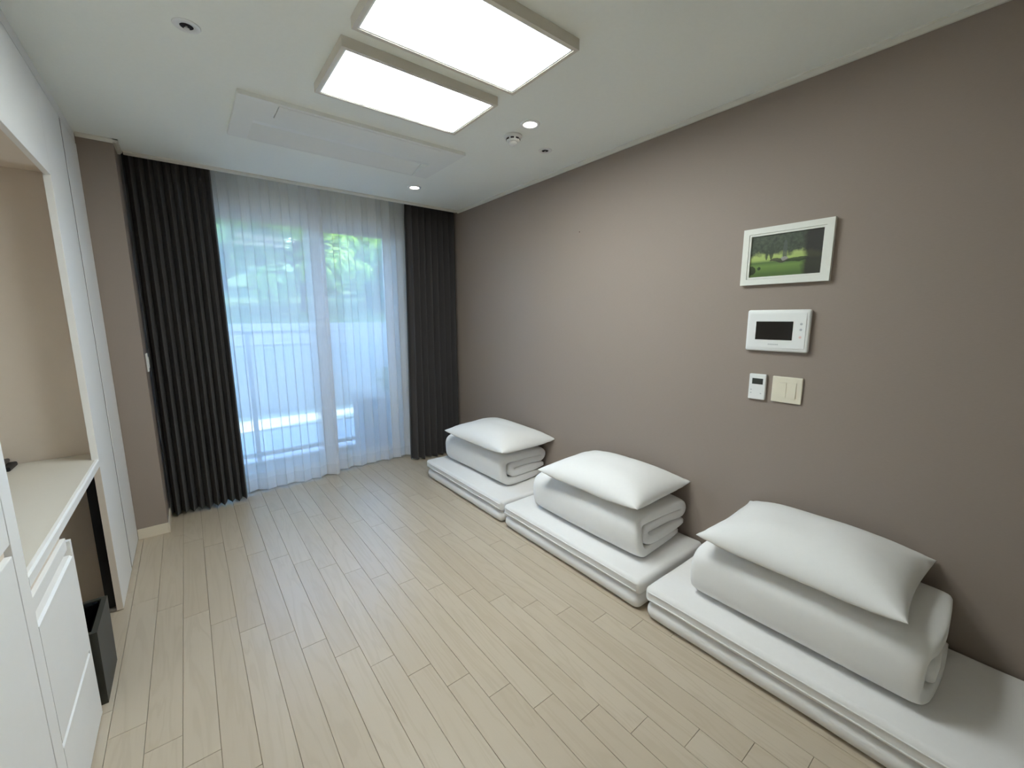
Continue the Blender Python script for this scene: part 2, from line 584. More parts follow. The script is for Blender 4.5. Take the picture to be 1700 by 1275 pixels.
# ------------------------------------------------------------------ window: sliding balcony door
win = bpy.data.objects.new('window_1', None)
col.objects.link(win)
win.location = (0.79, YW + 0.08, 0)
struct(win, 'white framed sliding balcony door behind the sheer curtains')
bm = bmesh.new()
fy0, fy1 = -0.06, 0.07
wx0, wx1 = WX0 - 0.79, WX1 - 0.79
box(bm, wx0, wx0 + 0.05, fy0, fy1, 0, WZ1, bevel=0.003)
box(bm, wx1 - 0.05, wx1, fy0, fy1, 0, WZ1, bevel=0.003)
box(bm, wx0 + 0.05, wx1 - 0.05, fy0, fy1, WZ1 - 0.04, WZ1, bevel=0.003)
box(bm, wx0 + 0.05, wx1 - 0.05, fy0, fy1, 0, 0.035, bevel=0.003)
obj('frame', bm, 'upvc', win)
for (sx0, sx1, sy) in ((wx0 + 0.05, 0.19, -0.035), (0.085, wx1 - 0.05, 0.03)):
    bm = bmesh.new()
    z0, z1, w = 0.036, WZ1 - 0.041, 0.065
    box(bm, sx0, sx0 + w + 0.02, sy - 0.02, sy + 0.02, z0, z1, bevel=0.003)
    box(bm, sx1 - w - 0.02, sx1, sy - 0.02, sy + 0.02, z0, z1, bevel=0.003)
    box(bm, sx0 + w + 0.02, sx1 - w - 0.02, sy - 0.02, sy + 0.02, z1 - 0.045, z1, bevel=0.003)
    box(bm, sx0 + w + 0.02, sx1 - w - 0.02, sy - 0.02, sy + 0.02, z0, z0 + 0.06, bevel=0.003)
    sash = obj('sash', bm, 'upvc', win)
    bx('pane', 'glass', sash, sx0 + w + 0.02, sx1 - w - 0.02, sy - 0.004, sy + 0.004, z0 + 0.06, z1 - 0.045)
    if sy < 0:
        bx('handle', 'plastic', sash, sx1 - 0.06, sx1 - 0.035, sy - 0.045, sy - 0.02, 0.95, 1.15, bevel=0.005)

# ------------------------------------------------------------------ outside
struct(bx('balcony_floor', 'concrete', None, -1.2, 3.6, YW + 0.16, 4.68, -0.25, -0.06), 'pale balcony slab')
rl = thing('balcony_railing', 'grey metal and glass railing along the balcony edge outside the window', 'railing', (1.2, 4.62, -0.06))
for z, h_, w_ in ((1.25, 0.035, 0.05), (1.13, 0.022, 0.03), (0.05, 0.04, 0.05)):
    bx('rail_bar', 'rail', rl, -2.3, 2.3, -w_ / 2, w_ / 2, z, z + h_, bevel=0.004)
for i in range(4):
    x = -2.25 + i * 1.5
    bx('post', 'rail', rl, x - 0.02, x + 0.02, -0.02, 0.02, 0.0, 1.25, bevel=0.003)
    if i < 3:
        bx('glass_panel', 'railglass', rl, x + 0.03, x + 1.47, -0.004, 0.004, 0.09, 1.13)
# ground beyond the balcony: paved strip in the sun, then a grassy bank
struct(bx('ground', 'concrete', None, -12, 18, 4.69, 6.9, -0.5, -0.30), 'shaded paved yard below the balcony')
struct(bx('paved_path', 'paving', None, -12, 18, 6.9, 8.0, -0.5, -0.28), 'pale paved path in the sun')
struct(bx('retaining_wall', 'concrete', None, -14, 22, 8.0, 8.2, -0.5, 1.25), 'pale retaining wall behind the path')
bm = bmesh.new()
N1, N2 = 36, 14
grid = []
for i in range(N1):
    row = []
    for jj in range(N2):
        x = -14 + 36 * i / (N1 - 1)
        y = 8.2 + 14 * jj / (N2 - 1)
        z = 1.15 + (jj / (N2 - 1)) ** 1.1 * 3.0 + 0.25 * noise.noise((x * .4, y * .4, 3.1)) * min(1, jj / 2)
        row.append(bm.verts.new((x, y, z)))
    grid.append(row)
for i in range(N1 - 1):
    for jj in range(N2 - 1):
        bm.faces.new((grid[i][jj], grid[i + 1][jj], grid[i + 1][jj + 1], grid[i][jj + 1]))
struct(obj('grassy_bank', bm, 'lawn', smooth=True), 'grassy bank rising behind the path')

pl = thing('planter_box', 'low slate grey planter box standing on the balcony floor', 'planter', (1.85, 4.36, -0.06))
bm = bmesh.new()
box(bm, -0.5, 0.5, -0.16, 0.16, 0.0, 0.56, bevel=0.008)
obj('box', bm, 'planter', pl)
bx('rim', 'concrete', pl, -0.515, 0.515, -0.175, 0.175, 0.56, 0.595, bevel=0.004)


def leaf_cloud(bm, c, rad, n, size, rnd, zs=0.8):
    for _ in range(n):
        d = Vector((rnd.gauss(0, 1), rnd.gauss(0, 1), rnd.gauss(0, 1))).normalized()
        rr = rad * rnd.random() ** 0.4
        p = Vector(c) + Vector((d.x * rr, d.y * rr, d.z * rr * zs))
        s = size * rnd.uniform(0.6, 1.3)
        nrm = (d + Vector((rnd.uniform(-.7, .7), rnd.uniform(-.7, .7), rnd.uniform(-.2, .9)))).normalized()
        t1 = nrm.orthogonal().normalized()
        t1 = (t1 * math.cos(rr * 40) + nrm.cross(t1) * math.sin(rr * 40)).normalized()
        t2 = nrm.cross(t1)
        vs = [bm.verts.new(p + t1 * s * e + t2 * s * f * .45 + nrm * s * h_) for e, f, h_ in ((-1, 0, 0), (0, -1, .12), (1, 0, -.1), (0, 1, .12))]
        bm.faces.new(vs)


def tree(x, y, z, h, rad, lm, label, seed, name='leafy_tree'):
    rnd = random.Random(seed)
    t = thing(name, label, 'tree', (x, y, z), 'trees beyond the balcony')
    bm = bmesh.new()
    tube(bm, [(0, 0, -0.15), (0.05, 0, h * .3), (-0.04, 0.05, h * .6), (0, 0, h * .85)], [0.13, 0.10, 0.07, 0.03], 8)
    for k in range(5):
        an = k * 1.3 + seed
        z0 = h * (0.38 + 0.08 * k)
        tube(bm, [(0, 0, z0), (math.cos(an) * rad * .4, math.sin(an) * rad * .4, z0 + rad * .25), (math.cos(an) * rad * .8, math.sin(an) * rad * .8, z0 + rad * .35)], [0.045, 0.03, 0.012], 6)
    obj('trunk', bm, 'bark', t, True)
    bm = bmesh.new()
    for k in range(11):
        an = k * 2.4 + seed
        q = rad * rnd.uniform(.25, .75)
        c = (math.cos(an) * q, math.sin(an) * q, h * rnd.uniform(.22, .90))
        leaf_cloud(bm, c, rad * rnd.uniform(.35, .55), 460, 0.13, rnd)
    fo = obj('foliage', bm, lm, t)
    fo['kind'] = 'stuff'
    return t


tree(-0.5, 10.0, 1.35, 2.9, 1.25, 'leafy', 'bright yellow green tree seen beside the charcoal curtain at the pier', 1)
tree(2.1, 10.2, 1.35, 2.7, 1.25, 'leafy', 'yellow green tree beyond the middle of the balcony railing', 2)
tree(4.8, 10.4, 1.35, 2.2, 1.25, 'leafd', 'deep green tree beyond the planter box', 3)
tree(0.9, 13.0, 1.9, 3.4, 1.30, 'leafd', 'deep green tree between and behind the two yellow green trees', 4)
tree(3.7, 13.2, 1.9, 2.5, 1.30, 'leafy', 'pale green tree standing behind the deep green tree', 6)
tree(-2.0, 13.0, 1.9, 3.6, 1.30, 'leafd', 'deep green tree behind the bright yellow green tree', 5)
tree(2.3, 16.2, 2.6, 3.4, 1.45, 'leafd', 'tall dark tree on the top of the bank', 7)
tree(5.4, 16.4, 2.6, 2.2, 1.40, 'leafd', 'low dark tree on the top of the bank', 8)
tree(-0.8, 16.2, 2.6, 3.6, 1.45, 'leafy', 'tall pale green tree on the top of the bank', 9)
sh = thing('leafy_shrub', 'small leafy shrub growing in the planter box on the balcony', 'shrub', (1.95, 4.36, 0.5355))
rnd = random.Random(12)
bm = bmesh.new()
for k in range(4):
    leaf_cloud(bm, (-0.25 + .17 * k, rnd.uniform(-.04, .04), 0.16 + .05 * (k % 2)), 0.16, 130, 0.03, rnd, 0.9)
obj('foliage', bm, 'leafd', sh)['kind'] = 'stuff'
for k in range(4):
    bm = bmesh.new()
    tube(bm, [(-.25 + .17 * k, 0, 0.0), (-.25 + .17 * k, 0.01, 0.2)], [0.008, 0.004], 6)
    obj('stem', bm, 'bark', sh)


# ------------------------------------------------------------------ curtains
def curtain_mesh(x0, x1, yc, z0, z1, folds, amp_t, amp_b, over, seed, nz=26, lean0=0.0, lean1=0.0, per=16, pinch=True):
    bm = bmesh.new()
    rnd = random.Random(seed)
    ph = [rnd.uniform(-.35, .35) for _ in range(folds + 2)]
    av = [rnd.uniform(.75, 1.2) for _ in range(folds + 2)]
    n = folds * per
    rows = []
    for k in range(nz + 1):
        v = k / nz                      # 0 at the top
        z = z1 + (z0 - z1) * v
        amp = amp_t + (amp_b - amp_t) * v
        if pinch and z > z1 - 0.20:
            amp *= 0.55 + 0.45 * (z1 - z) / 0.20
        row = []
        for i in range(n + 1):
            u = i / n
            s = u * folds
            q = int(min(s, folds - 1e-6))
            f = s - q
            f2 = f * f * (3 - 2 * f)
            pj = ph[q] * (1 - f2) + ph[q + 1] * f2
            aj = av[q] * (1 - f2) + av[q + 1] * f2
            th = 2 * PI * s + pj * (0.4 + 0.6 * v)
            y = yc + amp * aj * math.sin(th) + 0.006 * math.sin(3.1 * v + q + seed) * v
            xa = x0 + lean0 * v
            xb = x1 + lean1 * v
            x = xa + (xb - xa) * u + over * (xb - xa) / folds * math.sin(2 * th) * (0.4 + .6 * min(1, v * 5)) * min(1, min(u, 1 - u) * folds * 2)
            zz = z + (0.006 * math.sin(th * .5 + seed) if k == nz else 0)
            row.append(bm.verts.new((x, y, zz)))
        rows.append(row)
    for r1, r2 in zip(rows, rows[1:]):
        for i in range(n):
            bm.faces.new((r1[i], r1[i + 1], r2[i + 1], r2[i]))
    return bm


def curtain(name, label, cat, mat, group, x0, x1, yc, folds, amp_t, amp_b, over, seed, z0=0.018, z1=2.395, hem=None, **kw):
    t = thing(name, label, cat, ((x0 + x1) / 2, yc, z0), group)
    L = t.location
    bm = curtain_mesh(x0, x1, yc, z0, z1, folds, amp_t, amp_b, over, seed, **kw)
    bmesh.ops.translate(bm, verts=bm.verts, vec=-L)
    cl = obj('cloth', bm, mat, t, True)
    if hem:
        hz = 0.10
        v0 = 1 - hz / (z1 - z0)
        bm = curtain_mesh(x0, x1, yc - 0.002, z0, z1, folds, amp_t, amp_b, over, seed, **kw)
        bmesh.ops.translate(bm, verts=bm.verts, vec=-L)
        bmesh.ops.delete(bm, geom=[f for f in bm.faces if f.calc_center_median().z > hz], context='FACES')
        obj('hem', bm, hem, t, True)
    # header tape at the top that clips to the rail
    bm = bmesh.new()
    box(bm, x0 + 0.01 - L.x, x1 - 0.01 - L.x, -0.004, 0.004, z1 - 0.01 - L.z, z1 + 0.012 - L.z)
    obj('header_tape', bm, mat, t)
    return t


curtain('blackout_curtain', 'charcoal pleated blackout curtain drawn back beside the taupe pier', 'curtain', 'drape', 'charcoal blackout curtains',
        XP + 0.012, 0.232, 3.505, 10, 0.030, 0.046, 0.10, 3, lean1=0.012)
curtain('blackout_curtain', 'charcoal pleated blackout curtain drawn back against the long taupe wall', 'curtain', 'drape', 'charcoal blackout curtains',
        1.592, XR - 0.012, 3.518, 8, 0.046, 0.056, 0.16, 5, lean0=-0.03)
curtain('sheer_curtain', 'white sheer curtain hanging next to the charcoal curtain at the pier', 'curtain', 'sheer', 'white sheer curtains',
        0.17, 0.93, 3.600, 6, 0.020, 0.029, 0.12, 11, hem='hem', pinch=False)
curtain('sheer_curtain', 'white sheer curtain hanging next to the charcoal curtain by the bedding', 'curtain', 'sheer', 'white sheer curtains',
        0.80, 1.66, 3.672, 7, 0.020, 0.029, 0.12, 14, hem='hem', pinch=False)
for yr, lb in ((3.505, 'white curtain rail in the ceiling pocket carrying the charcoal curtains'), (3.600, 'white curtain rail in the ceiling pocket carrying the sheer curtain at the pier'), (3.672, 'white curtain rail in the ceiling pocket nearest the window')):
    t = thing('curtain_rail', lb, 'rail', (0.94, yr, 2.42))
    bx('track', 'plastic', t, -1.13, 1.13, -0.012, 0.012, -0.014, 0.0)

# ------------------------------------------------------------------ built-in cabinets on the left
G = 0.0015
# near tall storage cabinet
for (y0, y1, lab) in ((0.62, 1.424, 'tall white storage cabinet with finger groove doors next to the desk niche'), (-0.19, 0.618, 'tall white storage cabinet standing clear of the desk niche')):
    c = thing('storage_cabinet', lab, 'cabinet', ((XC + XL) / 2, (y0 + y1) / 2, 0), 'built-in white cabinets')
    part('body', 'cab', c, XL + G, XC - 0.02, y0, y1, 0.0, 2.245)
    part('stile', 'cab', c, XC - 0.0195, XC, 1.362 if y1 > 1 else y1 - 0.02, y1, 0.0, 2.245, bevel=0.001)
    ye = 1.3605 if y1 > 1 else y1 - 0.0215
    for z0, z1 in ((0.006, 0.812), (0.838, 2.243)):
        d = part('door', 'cab', c, XC - 0.0195, XC, y0 + 0.002, ye - 0.0025, z0, z1, bevel=0.002)
    part('groove', 'cabin', c, XC - 0.0198, XC - 0.012, y0 + 0.003, ye, 0.812, 0.838)


# desk in the niche
dk = thing('built_in_desk', 'ivory desk top with white fascia spanning the niche between the cabinets', 'desk', ((XC + XL) / 2, 2.02, 0))
part('desk_top', 'deskm', dk, XL + G, XC - 0.012, 1.425, 2.618, 0.703, 0.728, bevel=0.001)
bm = bmesh.new()
prism(bm, [(XC - 0.012, 0.728), (XC - 0.004, 0.728), (XC, 0.722), (XC, 0.697), (XC - 0.03, 0.694), (XC - 0.03, 0.7028), (XC - 0.012, 0.7028)], 1.4255, 2.478, 'Y')
bmesh.ops.translate(bm, verts=bm.verts, vec=-dk.location)
obj('fascia', bm, 'cab', dk)
lg = part('leg', 'black', dk, -0.412, -0.379, 2.50, 2.53, 0.016, 0.7025, bevel=0.002)
lg['label'] = 'black steel leg'
bm = bmesh.new()
lathe(bm, [(0.026, 0.0), (0.030, 0.004), (0.030, 0.012), (0.012, 0.016)], 24)
bmesh.ops.translate(bm, verts=bm.verts, vec=Vector((-0.395, 2.51, 0)) - dk.location)
obj('foot', bm, 'glide', lg, True)

# drawer pedestal under the desk
dr = thing('drawer_unit', 'white two drawer pedestal under the desk with finger groove', 'drawers', (XC - 0.25, 1.63, 0))
part('body', 'cabin', dr, -0.90, XC - 0.0205, 1.4265, 1.815, 0.0, 0.69)
part('side_panel', 'cab', dr, -0.90, XC, 1.8155, 1.833, 0.0, 0.642, bevel=0.001)
part('top_rail', 'cab', dr, XC - 0.02, XC - 0.008, 1.4265, 1.815, 0.615, 0.655, bevel=0.002)
for z0, z1 in ((0.256, 0.595), (0.006, 0.246)):
    bm = bmesh.new()
    y0, y1 = 1.4265, 1.815
    prism(bm, [(XC - 0.02, z0), (XC, z0), (XC, z1 - 0.006), (XC - 0.006, z1), (XC - 0.02, z1)], y0, y1, 'Y')
    bmesh.ops.translate(bm, verts=bm.verts, vec=-dr.location)
    obj('drawer', bm, 'cab', dr)

# cabinet above the niche
uc = thing('wall_cabinet', 'white cabinet hanging above the desk niche up to the ceiling filler', 'cabinet', ((XC + XL) / 2, 1.95, 1.893), 'built-in white cabinets')
part('body', 'cabin', uc, XL + G, XC - 0.02, 1.4265, 2.37, 1.895, 2.245)
part('end_block', 'cabin', uc, XL + G, XC - 0.02, 2.3705, 2.618, 1.93, 2.245)
part('door', 'cab', uc, XC - 0.0195, XC, 1.4265, 2.478, 1.893, 2.243, bevel=0.001)

# wardrobe
wd = thing('wardrobe', 'full height white wardrobe with a dark vertical strip beside the taupe pier', 'cabinet', ((XC + XL) / 2, 2.9, 0), 'built-in white cabinets')
part('body', 'cabin', wd, XL + G, XC - 0.0235, 2.62, YP - 0.0015, 0.0, 2.245)
part('door', 'cab', wd, XC - 0.023, XC, 2.48, 2.866, 0.004, 2.243, bevel=0.001)
part('door', 'cab', wd, XC - 0.023, XC, 2.902, YP - 0.002, 0.004, 2.243, bevel=0.001)
part('edge_band', 'cabin', wd, XC - 0.023, XC - 0.001, 2.4785, 2.4798, 0.004, 0.70)
part('gap_strip', 'cut', wd, XC - 0.023, XC - 0.003, 2.8665, 2.9015, 0.004, 2.243)['label'] = 'dark strip set back between the doors'  # dark strip filling the gap between the wardrobe doors
bm = bmesh.new()
box(bm, XC - 0.03, XC - 0.002, -0.19, YP - 0.002, 2.251, H)
box(bm, XL, XC - 0.03, -0.19, YP - 0.002, 2.251, H)
struct(obj('trim_5', bm, 'cab'), 'white filler board between the cabinets and the ceiling')

# waste bin
wb_ = thing('waste_bin', 'black open topped rectangular waste bin under the desk beside the drawers', 'bin', (-0.43, 1.988, 0))
bm = bmesh.new()
hx, hy, hz, th = 0.09, 0.122, 0.278, 0.007
O = [(-hx, -hy), (hx, -hy), (hx, hy), (-hx, hy)]
def loop(ins, z, tp):
    return [bm.verts.new((x * tp - math.copysign(ins, x), y * tp - math.copysign(ins, y), z)) for x, y in O]
L1, L2, L3, L4 = loop(0, 0, .97), loop(0, hz, 1), loop(th * 2.2, hz, 1), loop(th, 0.012, .97)
for A, B in ((L1, L2), (L2, L3), (L3, L4)):
    for i in range(4):
        bm.faces.new((A[i], A[(i + 1) % 4], B[(i + 1) % 4], B[i]))
bm.faces.new(L1)
bm.faces.new(L4)
obj('bin_body', bm, 'bin', wb_)
bm = bmesh.new()
rnd = random.Random(4)
nb_ = 40
rows = []
for k, z in enumerate((0.276, 0.262, 0.20, 0.10, 0.05)):
    row = []
    for i in range(nb_):
        t_ = i / nb_ * 4
        q, f = int(t_) % 4, t_ % 1
        x = O[q][0] * (1 - f) + O[(q + 1) % 4][0] * f
        y = O[q][1] * (1 - f) + O[(q + 1) % 4][1] * f
        s = (0.80 - 0.03 * k) + rnd.uniform(-.03, .02)
        row.append(bm.verts.new((x * s, y * s * 1.03, z)))
    rows.append(row)
for r1, r2 in zip(rows, rows[1:]):
    for i in range(nb_):
        bm.faces.new((r1[i], r1[(i + 1) % nb_], r2[(i + 1) % nb_], r2[i]))
bm.faces.new(rows[-1])
obj('bin_liner', bm, 'liner', wb_, True)

# small device at the end of the desk
dv = thing('desk_phone_stand', 'small dark two layer device lying at the far end of the desk', 'device', (-0.685, 2.54, 0.728))
bx('base', 'black', dv, -0.08, 0.075, -0.045, 0.055, 0.0, 0.018, bevel=0.005)
bx('tray', 'dkdev', dv, -0.085, 0.055, -0.02, 0.06, 0.0185, 0.034, bevel=0.005)

# switch on the side of the pier
sw = thing('light_switch', 'white light switch on the side of the pier beside the charcoal curtain', 'switch', (XP, 3.395, 1.068))
bx('plate', 'plastic', sw, 0.0, 0.009, -0.035, 0.035, -0.056, 0.056, bevel=0.003)
bx('rocker', 'plastic', sw, 0.009, 0.0125, -0.018, 0.018, -0.034, 0.034, bevel=0.0015)

# ------------------------------------------------------------------ ceiling fixtures
for y0, y1, lab in ((1.616, 1.997, 'glowing rectangular ceiling light next to the air conditioner'), (1.129, 1.510, 'glowing rectangular ceiling light standing off from the air conditioner')):
    x0, x1 = 0.524, 1.193
    t = thing('ceiling_light', lab, 'ceiling light', ((x0 + x1) / 2, (y0 + y1) / 2, H), 'flat rectangular ceiling lights')
    hx, hy, d = (x1 - x0) / 2, (y1 - y0) / 2, 0.036
    bm = bmesh.new()
    w = 0.014
    box(bm, -hx, hx, -hy, -hy + w, -d, 0)
    box(bm, -hx, hx, hy - w, hy, -d, 0)
    box(bm, -hx, -hx + w, -hy + w, hy - w, -d, 0)
    box(bm, hx - w, hx, -hy + w, hy - w, -d, 0)
    obj('frame', bm, 'lamp_frame', t)
    bm = bmesh.new()
    w2 = 0.021
    for s in (-1, 1):
        box(bm, -hx + w, hx - w, s * (hy - (w + w2) / 2) - (w2 - w) / 2, s * (hy - (w + w2) / 2) + (w2 - w) / 2, -d + 0.002, -0.004)
        box(bm, s * (hx - (w + w2) / 2) - (w2 - w) / 2, s * (hx - (w + w2) / 2) + (w2 - w) / 2, -hy + w2, hy - w2, -d + 0.002, -0.004)
    obj('lip', bm, 'lamp_lip', t)
    bx('diffuser', 'panel_glow', t, -hx + w2, hx - w2, -hy + w2, hy - w2, -d + 0.005, -0.006)

for x, y, lab in ((1.476, 1.726, 'small round lit downlight beside the smoke detector'), (1.456, 3.031, 'small round lit downlight near the charcoal curtain'), (1.60, 0.49, 'small round lit downlight above the picture frame')):
    t = thing('downlight_offscreen' if y < 1 else 'downlight', lab, 'downlight', (x, y, H), 'round ceiling downlights')
    bm = bmesh.new()
    lathe(bm, [(0.034, 0.0), (0.034, -0.005), (0.047, -0.004), (0.050, -0.001), (0.050, 0.0)], 40)
    obj('trim_ring', bm, 'plastic', t, True)
    bm = bmesh.new()
    lathe(bm, [(0.033, 0.0), (0.033, -0.002), (0.0, -0.002)], 32)
    obj('lens', bm, 'down_glow', t)

t = thing('smoke_detector', 'white domed smoke detector beside a lit downlight', 'detector', (1.492, 1.885, H))
bm = bmesh.new()
lathe(bm, [(0.048, 0.0), (0.048, -0.008), (0.044, -0.012), (0.030, -0.014)], 32)
obj('base', bm, 'plastic', t, True)
bm = bmesh.new()
lathe(bm, [(0.036, -0.012), (0.036, -0.026), (0.028, -0.032)], 32)
cg = obj('sensor_collar', bm, 'plastic', t, True)
for k in range(8):
    an = 2 * PI * k / 8
    bm = bmesh.new()
    box(bm, -0.002, 0.002, -0.009, 0.009, -0.024, -0.017)
    bmesh.ops.rotate(bm, verts=bm.verts, cent=(0, 0, 0), matrix=Matrix.Rotation(an, 3, 'Z'))
    bmesh.ops.translate(bm, verts=bm.verts, vec=(math.cos(an) * 0.0355, math.sin(an) * 0.0355, 0))
    obj('slot', bm, 'cut', cg)
bm = bmesh.new()
lathe(bm, [(0.024, -0.031), (0.022, -0.042), (0.014, -0.048), (0.0, -0.049)], 28)
obj('dome', bm, 'plastic', t, True)

for x, y, lab in ((1.764, 1.927, 'small recessed ceiling sprinkler near the long taupe wall'), (0.105, 1.890, 'small recessed ceiling sprinkler over the cabinet side of the room')):
    t = thing('sprinkler', lab, 'sprinkler', (x, y, H), 'recessed ceiling sprinklers')
    bm = bmesh.new()
    lathe(bm, [(0.019, -0.0012), (0.020, -0.003), (0.038, -0.002), (0.040, 0.0)], 32)
    obj('rosette', bm, 'plastic', t, True)
    bm = bmesh.new()
    lathe(bm, [(0.0195, -0.0016), (0.0, -0.0018)], 24)
    obj('cavity', bm, 'cut', t)
    bm = bmesh.new()
    lathe(bm, [(0.003, -0.001), (0.003, -0.007), (0.008, -0.008), (0.008, -0.010), (0.0, -0.0105)], 16)
    obj('deflector', bm, 'plastic', t, True)

# ceiling cassette air conditioner
ac = thing('air_conditioner', 'long white cassette air conditioner set in the ceiling before the curtains', 'air conditioner', (0.843, 2.49, H))
def acb(*d):
    return (d[0] - 0.843, d[1] - 0.843, d[2] - 2.49, d[3] - 2.49, d[4] - H, d[5] - H)
ZB = 2.282
bm = bmesh.new()
for d in ((0.275, 0.433, 2.238, 2.482), (1.265, 1.410, 2.238, 2.482), (0.433, 1.265, 2.238, 2.2575), (0.433, 1.265, 2.396, 2.482),
          (0.275, 0.360, 2.482, 2.752), (1.300, 1.410, 2.482, 2.752), (0.360, 1.300, 2.744, 2.752)):
    box(bm, *acb(*d, ZB, H))
obj('panel', bm, 'acw', ac)
bm = bmesh.new()
box(bm, *acb(0.437, 1.2645, 2.258, 2.392, ZB - 0.002, ZB + 0.006), bevel=0.0015)
obj('intake_flap', bm, 'acw', ac)
bm = bmesh.new()
pr = [(2.4825, ZB + .001), (2.556, 2.298), (2.556, 2.344), (2.4825, 2.344)]
prism(bm, [(p[0] - 2.49, p[1] - H) for p in pr], 0.361 - 0.843, 1.299 - 0.843, 'X')
obj('outlet_slope', bm, 'acs', ac)
bm = bmesh.new()
pr = [(2.5565, 2.320), (2.7435, ZB + .001), (2.7435, ZB + .006), (2.5565, 2.326)]
prism(bm, [(p[0] - 2.49, p[1] - H) for p in pr], 0.430 - 0.843, 1.285 - 0.843, 'X')
obj('louver', bm, 'acw', ac)
for x0, x1 in ((0.361, 0.430), (1.285, 1.299)):
    bm = bmesh.new()
    pr = [(2.5565, 2.318), (2.7435, ZB + .001), (2.7435, 2.344), (2.5565, 2.344)]
    prism(bm, [(p[0] - 2.49, p[1] - H) for p in pr], x0 - 0.843, x1 - 0.843, 'X')
    obj('end_cheek', bm, 'acw', ac)

# ------------------------------------------------------------------ things on the right wall
pf = thing('picture_frame', 'white framed picture of a shady park lawn above the video intercom', 'picture', (XR, 0.726, 1.600))
hy, hz, d = 0.171, 0.123, 0.022
bm = bmesh.new()
for s in (-1, 1):
    prism(bm, [(s * hy, -hz), (s * hy, hz), (s * (hy - .025), hz - .025), (s * (hy - .025), -hz + .025)], -d, -0.0005, 'X')
    prism(bm, [(-hy, s * hz), (hy, s * hz), (hy - .025, s * (hz - .025)), (-hy + .025, s * (hz - .025))], -d, -0.0005, 'X')
obj('moulding', bm, 'frame', pf)
bm = bmesh.new()
iy, iz = hy - .0258, hz - .0258
for s in (-1, 1):
    prism(bm, [(s * iy, -iz), (s * iy, iz), (s * (iy - .008), iz - .008), (s * (iy - .008), -iz + .008)], -0.019, -0.004, 'X')
    prism(bm, [(-iy, s * iz), (iy, s * iz), (iy - .008, s * (iz - .008)), (-iy + .008, s * (iz - .008))], -0.019, -0.004, 'X')
obj('inner_liner', bm, 'frame', pf)
bx('print', 'picture', pf, -0.012, -0.004, -iy + .0075, iy - .0075, -iz + .0075, iz - .0075)

ic = thing('video_intercom', 'white wall mounted video intercom with a black screen', 'intercom', (XR, 0.726, 1.272))
bm = bmesh.new()
box(bm, -0.024, -0.0005, -0.125, 0.125, -0.092, 0.092, bevel=0.009, seg=3)
obj('body', bm, 'plastic', ic, True)
bx('face', 'plastic', ic, -0.0265, -0.0242, -0.112, 0.112, -0.076, 0.078, bevel=0.001)
bx('screen', 'screen', ic, -0.0275, -0.0266, -0.064, 0.083, -0.040, 0.041)
for z, mt in ((0.030, 'mark'), (0.006, 'mark'), (-0.026, 'red')):
    bm = bmesh.new()
    lathe(bm, [(0.005, -0.0266), (0.005, -0.0272), (0.0, -0.0272)], 16, 'X', 0, -0.094, z)
    obj('button', bm, mt, ic)
bm = bmesh.new()
for k in range(7):
    y = 0.028 - k * 0.006
    box(bm, -0.0270, -0.0266, y - 0.0042, y, -0.0625, -0.0575)
obj('lettering', bm, 'mark', ic)

th_ = thing('thermostat', 'slim white thermostat with a dark display beside the cream light switch', 'thermostat', (XR, 0.787, 1.013))
bx('body', 'plastic', th_, -0.016, -0.0005, -0.036, 0.036, -0.059, 0.059, bevel=0.003)
bx('display', 'lcd', th_, -0.0168, -0.0161, -0.024, 0.022, 0.012, 0.039)
for y, z in ((0.024, -0.015), (0.024, -0.030), (-0.018, -0.030)):
    bx('button', 'mark', th_, -0.0170, -0.0161, y - .003, y + .003, z - .002, z + .002)

ls = thing('light_switch', 'cream two gang light switch on the wall under the video intercom', 'switch', (XR, 0.668, 1.012))
bx('plate', 'plastic2', ls, -0.010, -0.0005, -0.059, 0.059, -0.058, 0.058, bevel=0.003)
for y0, y1, tl in ((0.001, 0.037, 1), (-0.037, -0.001, -1)):
    bm = bmesh.new()
    prism(bm, [(-0.0101, -0.034), (-0.0150, -0.034), (-0.0125, 0.034), (-0.0101, 0.034)] if tl < 0 else [(-0.0101, -0.034), (-0.0128, -0.034), (-0.0150, 0.030), (-0.0101, 0.034)], y0, y1, 'Y')
    obj('rocker', bm, 'plastic2', ls)
bm = bmesh.new()
lathe(bm, [(0.0035, 0.0), (0.003, -0.0015), (0.0, -0.002)], 12, 'X', 0, 0, 0)
nh = obj('wall_nail', bm, 'nail', None, loc=(XR - 0.0002, 1.935, 1.883))
tag(nh, 'tiny rust brown nail in the middle of the long taupe wall', 'nail')


